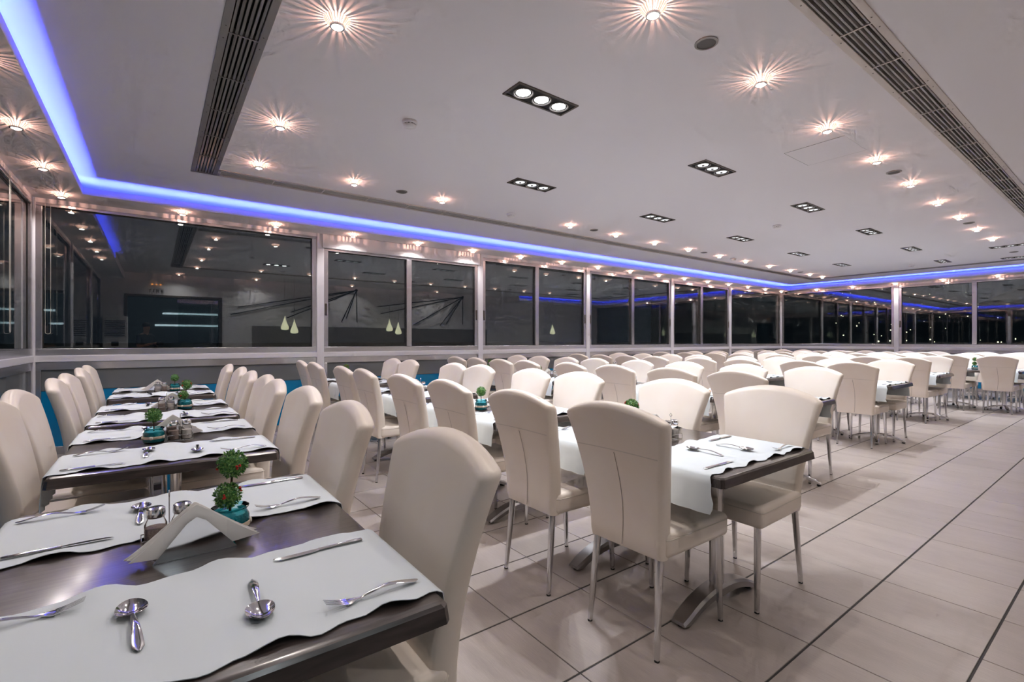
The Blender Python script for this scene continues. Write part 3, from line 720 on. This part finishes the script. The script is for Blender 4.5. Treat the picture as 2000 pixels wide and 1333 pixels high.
def foliage(r_, seed):
    rnd = random.Random(seed); b = MB(); b.ball((0,0,0), r_*0.72, 12, 8)
    for i in range(620):
        z = rnd.uniform(-1, 1); a_ = rnd.uniform(0, 2*PI); q = math.sqrt(1-z*z); n = Vector((q*math.cos(a_), q*math.sin(a_), z))
        c = n*r_*rnd.uniform(0.80, 1.0); d = (n+Vector((rnd.uniform(-1,1), rnd.uniform(-1,1), rnd.uniform(-1,1)))*0.8).normalized()
        s_ = d.cross(n+Vector((0.01,0,0))).normalized()*rnd.uniform(0.0020, 0.0032)*(r_/0.04); d = d*rnd.uniform(0.0045, 0.0075)*(r_/0.04)
        b.add([c-d, c+s_, c+d, c-s_], [(0,1,2,3)])
    return b.mesh('foliage', M['leaf'])
def berries(r_, seed):
    rnd = random.Random(seed); b = MB()
    for k in range(3):
        z = rnd.uniform(-.3, .9); a_ = rnd.uniform(0, 2*PI); q = math.sqrt(1-z*z); n0 = Vector((q*math.cos(a_), q*math.sin(a_), z))
        for i in range(5):
            n = (n0+Vector((rnd.uniform(-1,1), rnd.uniform(-1,1), rnd.uniform(-1,1)))*0.13).normalized()
            b.ball(tuple(n*r_*1.0), 0.0033, 6, 4)
    return b.mesh('berries', M['berry'], 60)
fo = [foliage(0.038, k) for k in range(3)]; be = [berries(0.038, 40+k) for k in range(3)]
def stem(x1, z1): return MB().tube([(0, 0, 0.055), (x1*0.3, 0, 0.055+(z1-0.055)*0.5), (x1, 0, z1)], 0.0032, 6).mesh('stem', M['stem'], 60)
st_one, st_two, st_b = stem(0.0, 0.125), stem(0.010, 0.175), stem(-0.010, 0.10)
JK = [0]
def topiary(x, y, rz, where, kind, berry):
    JK[0] += 1; k = JK[0] % 3
    t = thing('topiary_jar', ('double' if kind == 2 else 'single') + ' ball topiary in a teal glass jar on ' + where, 'plant', (x, y, TZ), rz, 'topiary jars')
    put('glass_jar', jar_g, t); put('gravel', jar_f, t); rb = put('ribbon', jar_r, t)
    for i in range(5):
        a_ = 2*PI*i/5+0.4; put('shell', shell_me, rb, (0.0495*math.cos(a_), 0.0495*math.sin(a_), 0.029), (0, 0, a_))
    if kind == 1:
        put('stem', st_one, t); f_ = put('foliage', fo[k], t, (0, 0, 0.142), (0, 0, rz), kind='stuff')
        if berry: put('berries', be[k], f_)
    else:
        put('stem', st_two, t); put('stem', st_b, t)
        f_ = put('foliage', fo[k], t, (0.010, 0, 0.192), kind='stuff'); f2 = put('foliage', fo[(k+1) % 3], t, (-0.012, 0, 0.112), scl=(0.92, 0.92, 0.92), kind='stuff')
        if berry: put('berries', be[k], f_); put('berries', be[(k+1) % 3], f2)

# ------------------------------------------------------------------ set out the rows
ROWN = ['first row from left', 'second row from left', 'third row from left', 'fourth row', 'fifth row', 'sixth row', 'last row']
TABN = ['nearest table', 'second table', 'third table', 'window table']
rows = [  # centre x, table centres y
    (0.07, [1.475, 3.17, 4.57, 6.28]),
    (2.19, [1.615, 3.14, 4.68, 6.38]),
    (4.62, [2.38, 3.86, 5.32, 6.62]),
    (7.42, [2.49, 3.92, 5.35, 6.62]),
    (10.18, [2.62, 3.98, 5.35, 6.62]),
    (12.52, [2.02, 3.50, 5.00, 6.55]),
    (14.75, [2.10, 3.55, 5.02, 6.55]),
]
chair_y = {(0, 0): ((1.18, 1.80), (1.21, 2.03)), (0, 1): ((3.00, 3.54), (2.84, 3.50)), (0, 2): ((4.50, 5.10), (4.02, 4.64)), (0, 3): ((6.10, 6.72), (5.38, 6.10)),
           (1, 0): ((1.377, 2.01), (1.31, 1.94)), (1, 1): ((2.82, 3.48), (2.83, 3.45)), (1, 2): ((4.39, 4.97), (4.33, 4.88)), (1, 3): ((6.10, 6.74), (6.10, 6.70)),
           (2, 0): ((2.16, 2.80), (2.05, 2.74)), (2, 1): ((3.52, 4.2), (3.50, 4.22))}
rr = random.Random(11)
def settings(x, y, ri, ti):
    wh = TABN[ti]+' of '+ROWN[ri]
    for ki, oy in enumerate((-0.355, 0.345)):
        near = 'nearer' if ki == 0 else 'farther'
        o = put('table_runner', RUN[4+(ti+ki) % 2] if ri == 0 or (ri, ti) == (1, 0) else RUN[(ri*2+ti+ki) % 4], None, (x, y+oy, 0)); tag(o, 'white cloth runner, %s one, across %s' % (near, wh), 'table runner', 'white table runners')
        if not (ri <= 2 or ti <= 1): continue
        for s in (-1, 1):
            side = 'left' if s < 0 else 'right'
            j = lambda a_: rr.uniform(-a_, a_)
            z = TZ+0.0062
            lab = ', %s side, %s runner, %s' % (side, near, wh)
            def lay(nm_, me, dx, dy, rz):
                tag(put(nm_, me, None, (x+dx, y+oy+dy, z), (0, 0, rz)), 'steel '+nm_+lab, nm_, nm_+'s laid on the runners')
            # s=-1: sits at -x facing +x: fork on its left (+y), knife on its right (-y)
            fc = 0 if s < 0 else PI
            lay('fork', fork_me, s*0.285+j(.012), -s*0.150+j(.008), fc+j(.06))
            lay('knife', knife_me, s*0.275+j(.012), s*0.150+j(.008), fc+j(.05))
            lay('spoon', spoon_me, s*0.105+j(.010), -s*0.02+j(.012), (PI/2 if s < 0 else -PI/2)+j(.10))
for ri, (x, ys) in enumerate(rows):
    for ti, y in enumerate(ys):
        wh = TABN[ti]+' of '+ROWN[ri]
        table(x, y, ri >= 2, 'dark wood pedestal dining table, '+wh, 'dark wood dining tables')
        cy = chair_y.get((ri, ti))
        if not cy: cy = tuple(tuple(y+d+rr.uniform(-.03, .03) for d in (-0.31, 0.31)) for _ in range(2))
        for s, yy in ((-1, cy[0]), (1, cy[1])):
            for q in (0, 1):
                off = {0: (0.335, 0.295), 1: (0.352, 0.31)}.get(ri, (0.345, 0.335))[s > 0]
                jx = rr.uniform(-.015, .02)
                cx = x + s*(off + jx)
                chair(cx, yy[q], (0 if s < 0 else PI)+rr.uniform(-.035, .035), 'cream leather chair, %s side, %s seat, %s' % ('left' if s < 0 else 'right', ('nearer', 'farther')[q], wh), 'cream dining chairs')
        settings(x, y, ri, ti)
        # centrepiece between the runners
        if (ri, ti) == (0, 0):
            napkins(x+0.012, y-0.03, 0.06, wh); caddy(x-0.04, y+0.075, 0.05, wh, False); topiary(x+0.097, y+0.058, 0.9, wh, 2, True)
        elif (ri, ti) == (0, 1):
            topiary(x-0.075, y-0.01, 0.3, wh, 1, False); caddy(x+0.040, y-0.005, 0.03, wh, False); napkins(x+0.01, y+0.085, 0.05, wh)
        elif (ri, ti) == (0, 2):
            caddy(x+0.0, y-0.01, 0.02, wh, False); topiary(x+0.12, y-0.01, 0.1, wh, 2, True); napkins(x+0.04, y+0.085, 0, wh)
        elif (ri, ti) == (0, 3):
            napkins(x-0.05, y+0.06, 0, wh); caddy(x-0.02, y-0.01, 0, wh, True); topiary(x+0.10, y+0.0, 0, wh, 1, False)
        else:
            k = (ri*3+ti) % 3; d_ = rr.uniform(-.02, .02)
            topiary(x-0.165+0.01*k, y+0.02+d_, rr.uniform(0, 6), wh, 1 if k else 2, k != 1)
            napkins(x+0.055, y+0.055+d_, rr.uniform(-.2, .2), wh); caddy(x+0.06, y-0.05+d_, rr.uniform(-.1, .1), wh, k == 1)

br = MB().ball((0, 0, 0.012), 0.026, 14, 8, (1.2, 0.8, 0.5)).mesh('bread_roll', mat('golden crust', (0.62, 0.25, 0.08), 0.6), 60)
tag(put('bread_roll', br, None, (4.58, 2.76, TZ+0.005), (0, 0, 0.5)), 'small orange brown bread piece on a runner of the third row', 'bread')
# ------------------------------------------------------------------ small things on the window wall
def bead_loop(x, y, ax, label):
    pts = []
    w_ = 0.022
    for i in range(61): pts.append((-w_, 2.80-1.42*i/60))
    for i in range(1, 8): a_ = PI+PI*i/8; pts.append((w_*math.cos(a_), 1.38+w_*math.sin(a_)))
    for i in range(61): pts.append((w_, 1.38+1.42*i/60))
    b = MB(); c_ = MB()
    P3 = [(p[0]*ax[0], p[0]*ax[1], p[1]) for p in pts]
    b.tube(P3, 0.0012, 5)
    acc = 0
    for a_, q in zip(P3, P3[1:]):
        n = max(1, int((Vector(q)-Vector(a_)).length/0.011))
        for i in range(n):
            p = Vector(a_).lerp(Vector(q), i/n); c_.ball(tuple(p), 0.0034, 5, 3)
    t = thing('bead_chain', label, 'blind chain', (x, y, 0), 0, 'bead chains')
    put('cord', b.mesh('cord', M['bead']), t); put('beads', c_.mesh('beads', M['bead']), t, kind='stuff')
bead_loop(-0.955, YB-0.075, (1, 0, 0), 'ivory bead chain loop at the left end of the long windows')
bead_loop(XL+0.075, 6.15, (0, 1, 0), 'ivory bead chain loop hanging on the left wall window')
# dome camera in the far corner
t = thing('security_camera', 'small dark dome camera in the far window corner', 'camera', (16.2, 7.1, ZS), 0)
put('mount', MB().lathe([(0.05, 0.0), (0.05, -0.02)], 18).mesh('mount', M['plastic'], 40), t)
put('dome', MB().lathe([(0.042, -0.02), (0.040, -0.045), (0.025, -0.065), (0.004, -0.07)], 18).mesh('dome', M['rubber'], 40), t)

# ------------------------------------------------------------------ things behind the camera, seen mirrored in the panes
t = thing('air_conditioner', 'tall white floor standing air conditioner seen in the window reflection', 'air conditioner', (-0.79, -0.56, 0))
put('body', MB().slab(-0.24, 0.24, -0.20, 0.16, 0.0, 1.90, 0.012).mesh('body', M['plastic'], bevel=0.004), t)
for i in range(9): put('louvre', MB().box(-0.19, 0.19, 0.155, 0.172, 1.40+i*0.045, 1.425+i*0.045).mesh('louvre', M['speaker']), t)
put('control_panel', MB().box(-0.07, 0.07, 0.155, 0.168, 1.16, 1.26).mesh('control_panel', M['rubber']), t)
drop = [(0.012, 0.40), (0.016, 0.36), (0.030, 0.29), (0.062, 0.20), (0.100, 0.10), (0.108, 0.06), (0.095, 0.02), (0.05, 0.0)]
dme = MB().lathe(drop, 24).mesh('glass_drop', M['pend'], 60)
for k, (x, y, z) in enumerate([(3.02, -0.25, 1.60), (3.25, -0.12, 1.50), (6.2, -0.25, 1.60), (6.45, -0.12, 1.50), (12.9, 0.25, 1.55)]):
    t = thing('pendant_lamp', 'cream drop shaped pendant lamp near the door wall, %s from left' % ORD[k], 'pendant lamp', (x, y, z), 0, 'drop pendants')
    put('glass_drop', dme, t); put('cord', MB().tube([(0, 0, 0.40), (0, 0, ZC-z)], 0.003, 6).mesh('cord', M['rod']), t)
    put('ceiling_rose', MB().lathe([(0.05, ZC-z-0.02), (0.05, ZC-z)], 16).mesh('ceiling_rose', M['plastic']), t)
def rods(label, hub, ends):
    t = thing('rod_ornament', label, 'wall ornament', (hub[0], YN+0.03, hub[1]), 0, 'rod wall ornaments')
    for (x, z) in ends: put('rod', MB().tube([(0, 0, 0), (x-hub[0], 0.0, z-hub[1])], 0.014, 6).mesh('rod', M['rod']), t)
    put('hub', MB().ball((0, 0, 0), 0.05, 10, 6, (1, .5, 1)).mesh('hub', M['rod']), t)
rods('fan of black rods on the door wall, left one in the reflection', (5.28, 2.93), [(1.71, 2.03), (1.9, 2.25), (3.17, 1.97), (3.3, 2.15), (4.8, 1.89), (4.95, 2.0), (5.3, 1.90)])
rods('fan of black rods on the door wall, right one in the reflection', (9.3, 2.93), [(5.98, 2.43), (6.1, 2.2), (7.33, 1.86), (7.6, 2.0), (8.34, 1.84), (8.6, 1.9), (9.3, 1.9)])
# lettering above the door, turned so that the pane shows it as the photograph does
fc = bpy.data.curves.new('sign_letters', 'FONT'); fc.body = 'TIKE'; fc.size = 0.12; fc.extrude = 0.006; fc.align_x = 'CENTER'; fc.space_character = 1.5
so = bpy.data.objects.new('sign_letters', fc); COL.objects.link(so)
dg = bpy.context.evaluated_depsgraph_get(); sme = bpy.data.meshes.new_from_object(so.evaluated_get(dg)); bpy.data.objects.remove(so)
for v in sme.vertices: v.co = Vector((v.co.x, -v.co.z, v.co.y))
sme.flip_normals(); sme.materials.clear(); sme.materials.append(M['rod'])
so = put('door_sign', sme, None, (0.02, YN+0.012, 2.55)); tag(so, 'small dark lettering above the glass door seen in the reflection', 'sign')
for k in range(3):
    small('indicator_lamp', MB().ball((0, 0, 0), 0.018, 10, 6).mesh('indicator_lamp', glow('amber indicator', (1.0, 0.35, 0.08), 3.0) if k == 0 else bpy.data.materials['amber indicator']), 'tiny amber indicator light above the door lettering, %s of three' % ORD0[k], 'indicator', (-0.06+0.09*k, YN+0.02, 2.76), 0, 'amber indicator lights')

# photographer in the doorway, mirrored faintly in the first window
def person():
    t = thing('person', 'person in dark shirt with a camera, mirrored in the left window', 'person', (-0.20, -0.60, 0), math.radians(50))
    J = {'pel': (0, 0, 0.95), 'wst': (0, 0, 1.10), 'chs': (0.01, 0, 1.32), 'nck': (0.02, 0, 1.47), 'hd0': (0.035, 0, 1.54), 'hd1': (0.05, 0, 1.62), 'hd2': (0.045, 0, 1.69)}
    E_ = [('pel', 'wst'), ('wst', 'chs'), ('chs', 'nck'), ('nck', 'hd0'), ('hd0', 'hd1'), ('hd1', 'hd2')]
    R_ = {'pel': (.15, .12), 'wst': (.14, .11), 'chs': (.155, .12), 'nck': (.055, .055), 'hd0': (.062, .068), 'hd1': (.076, .088), 'hd2': (.066, .076)}
    for s, n_ in ((1, 'l'), (-1, 'r')):
        J.update({'hip'+n_: (0, s*.095, .90), 'kne'+n_: (.02, s*.10, .50), 'ank'+n_: (-.01, s*.10, .09), 'toe'+n_: (.16, s*.115, .045),
                  'sho'+n_: (.005, s*.18, 1.40), 'elb'+n_: (.06, s*.235, 1.13), 'wri'+n_: (.29, s*.10, 1.20), 'plm'+n_: (.36, s*.075, 1.22)})
        R_.update({'hip'+n_: (.085, .085), 'kne'+n_: (.058, .058), 'ank'+n_: (.042, .042), 'toe'+n_: (.036, .03), 'sho'+n_: (.062, .062), 'elb'+n_: (.044, .044), 'wri'+n_: (.028, .028), 'plm'+n_: (.030, .018)})
        E_ += [('pel', 'hip'+n_), ('hip'+n_, 'kne'+n_), ('kne'+n_, 'ank'+n_), ('ank'+n_, 'toe'+n_), ('chs', 'sho'+n_), ('sho'+n_, 'elb'+n_), ('elb'+n_, 'wri'+n_), ('wri'+n_, 'plm'+n_)]
        for f in range(5):
            a = 'f%d%s' % (f, n_); 
            if f == 4: p0, p1, p2 = (.36, s*.045, 1.235), (.385, s*.03, 1.25), (.41, s*.025, 1.25)
            else: p0, p1, p2 = (.385, s*(.060+.0), 1.245-.019*f), (.415, s*.045, 1.245-.019*f), (.425, s*.020, 1.245-.019*f)
            J.update({a+'a': p0, a+'b': p1, a+'c': p2}); R_.update({a+'a': (.0095,)*2, a+'b': (.0085,)*2, a+'c': (.0075,)*2})
            E_ += [('plm'+n_, a+'a'), (a+'a', a+'b'), (a+'b', a+'c')]
    names = list(J); me = bpy.data.meshes.new('body'); me.from_pydata([J[n] for n in names], [(names.index(a), names.index(b)) for a, b in E_], [])
    o = bpy.data.objects.new('body', me); COL.objects.link(o)
    sk = o.modifiers.new('skin', 'SKIN'); sk.use_smooth_shade = True; o.modifiers.new('sub', 'SUBSURF').levels = 2
    for i, n in enumerate(names):
        o.data.skin_vertices[0].data[i].radius = R_[n]; o.data.skin_vertices[0].data[i].use_root = (n == 'pel')
    dg = bpy.context.evaluated_depsgraph_get(); dg.update()
    bme = bpy.data.meshes.new_from_object(o.evaluated_get(dg)); bpy.data.objects.remove(o)
    bme.materials.clear(); [bme.materials.append(M[k]) for k in ('skin', 'shirt', 'jeans')]
    for p in bme.polygons:
        c = p.center; p.use_smooth = True
        arm = abs(c.y) > 0.19 or c.x > 0.2
        if c.z < 0.98 and not arm: p.material_index = 2
        elif (c.z < 1.455 and not arm) or (arm and c.z > 1.20 and c.x < 0.1): p.material_index = 1
    put('body', bme, t)
    put('hair', MB().ball((0.033, 0, 1.685), 0.094, 16, 10, (1.02, .88, .86)).mesh('hair', M['hair'], 60), t)
    fc_ = MB(); fc_.ball((0.135, 0, 1.615), 0.014, 8, 5, (1, .7, 1.5)).ball((0.05, 0.081, 1.62), 0.02, 8, 5, (.7, .4, 1.2)).ball((0.05, -0.081, 1.62), 0.02, 8, 5, (.7, .4, 1.2))
    put('face_features', fc_.mesh('face_features', M['skin'], 60), t)
    ey = MB(); [ey.ball((0.121, s*.03, 1.64), 0.009, 8, 5) for s in (-1, 1)]; put('eyes', ey.mesh('eyes', M['hair'], 60), t)
    put('mouth', MB().ball((0.120, 0, 1.575), 0.016, 8, 4, (.4, 1, .25)).mesh('mouth', mat('lips', (.35, .12, .10), .5), 60), t)
    hc = Vector((0.455, 0, 1.215)); R3 = Matrix.Rotation(math.radians(50), 4, 'Z'); wp = R3 @ hc + Vector((-0.20, -0.60, 0))
    c = thing('handheld_camera', 'black camera held by the mirrored person', 'camera', wp, math.radians(50))
    put('camera_body', MB().slab(-0.03, 0.03, -0.065, 0.065, -0.045, 0.045, 0.008).mesh('camera_body', M['rubber']), c)
    put('camera_lens', MB().lathe([(0.034, 0.0), (0.036, 0.03), (0.034, 0.06)], 20).mesh('camera_lens', M['rubber'], 40), c, (0.028, 0, 0), (0, PI/2, 0))
person()

# ------------------------------------------------------------------ night outside: terrace ground, dark hillside with town lights
g_ = struct('floor_outside', MB().box(-60, XL-0.05, -60, 400, -0.3, -0.12).box(XR+0.05, 420, -60, 400, -0.3, -0.12).box(XL-0.05, XR+0.05, YB+0.05, 400, -0.3, -0.12).mesh('floor_outside', M['night']), 'dark ground outside the windows')
def hz(t_, r_): return 6+22*r_+7*math.sin(t_*9)+5*math.sin(t_*21+1)
hb = MB()
hb.grid(lambda u, v: ((170+170*v)*math.cos(-0.2+0.85*u), (170+170*v)*math.sin(-0.2+0.85*u), -1+hz(u, v)*v), 40, 8)
tag(put('hillside', hb.mesh('hillside', M['night'], 60)), 'dark hillside far beyond the right hand windows', 'hill')
cl = MB(); rc = random.Random(5)
for i in range(110):
    u, v = rc.random(), rc.random()**1.3; R0 = 168+165*v
    x, y, z = R0*math.cos(-0.15+0.50*u), R0*math.sin(-0.15+0.50*u), hz(u, v)*v+1.0
    s = rc.uniform(0.10, 0.24); cl.ball((x, y, z), s, 5, 3)
o = put('town_lights', cl.mesh('town_lights', M['city']), kind='stuff'); tag(o, 'scattered warm town lights on the dark hillside outside', 'town lights')
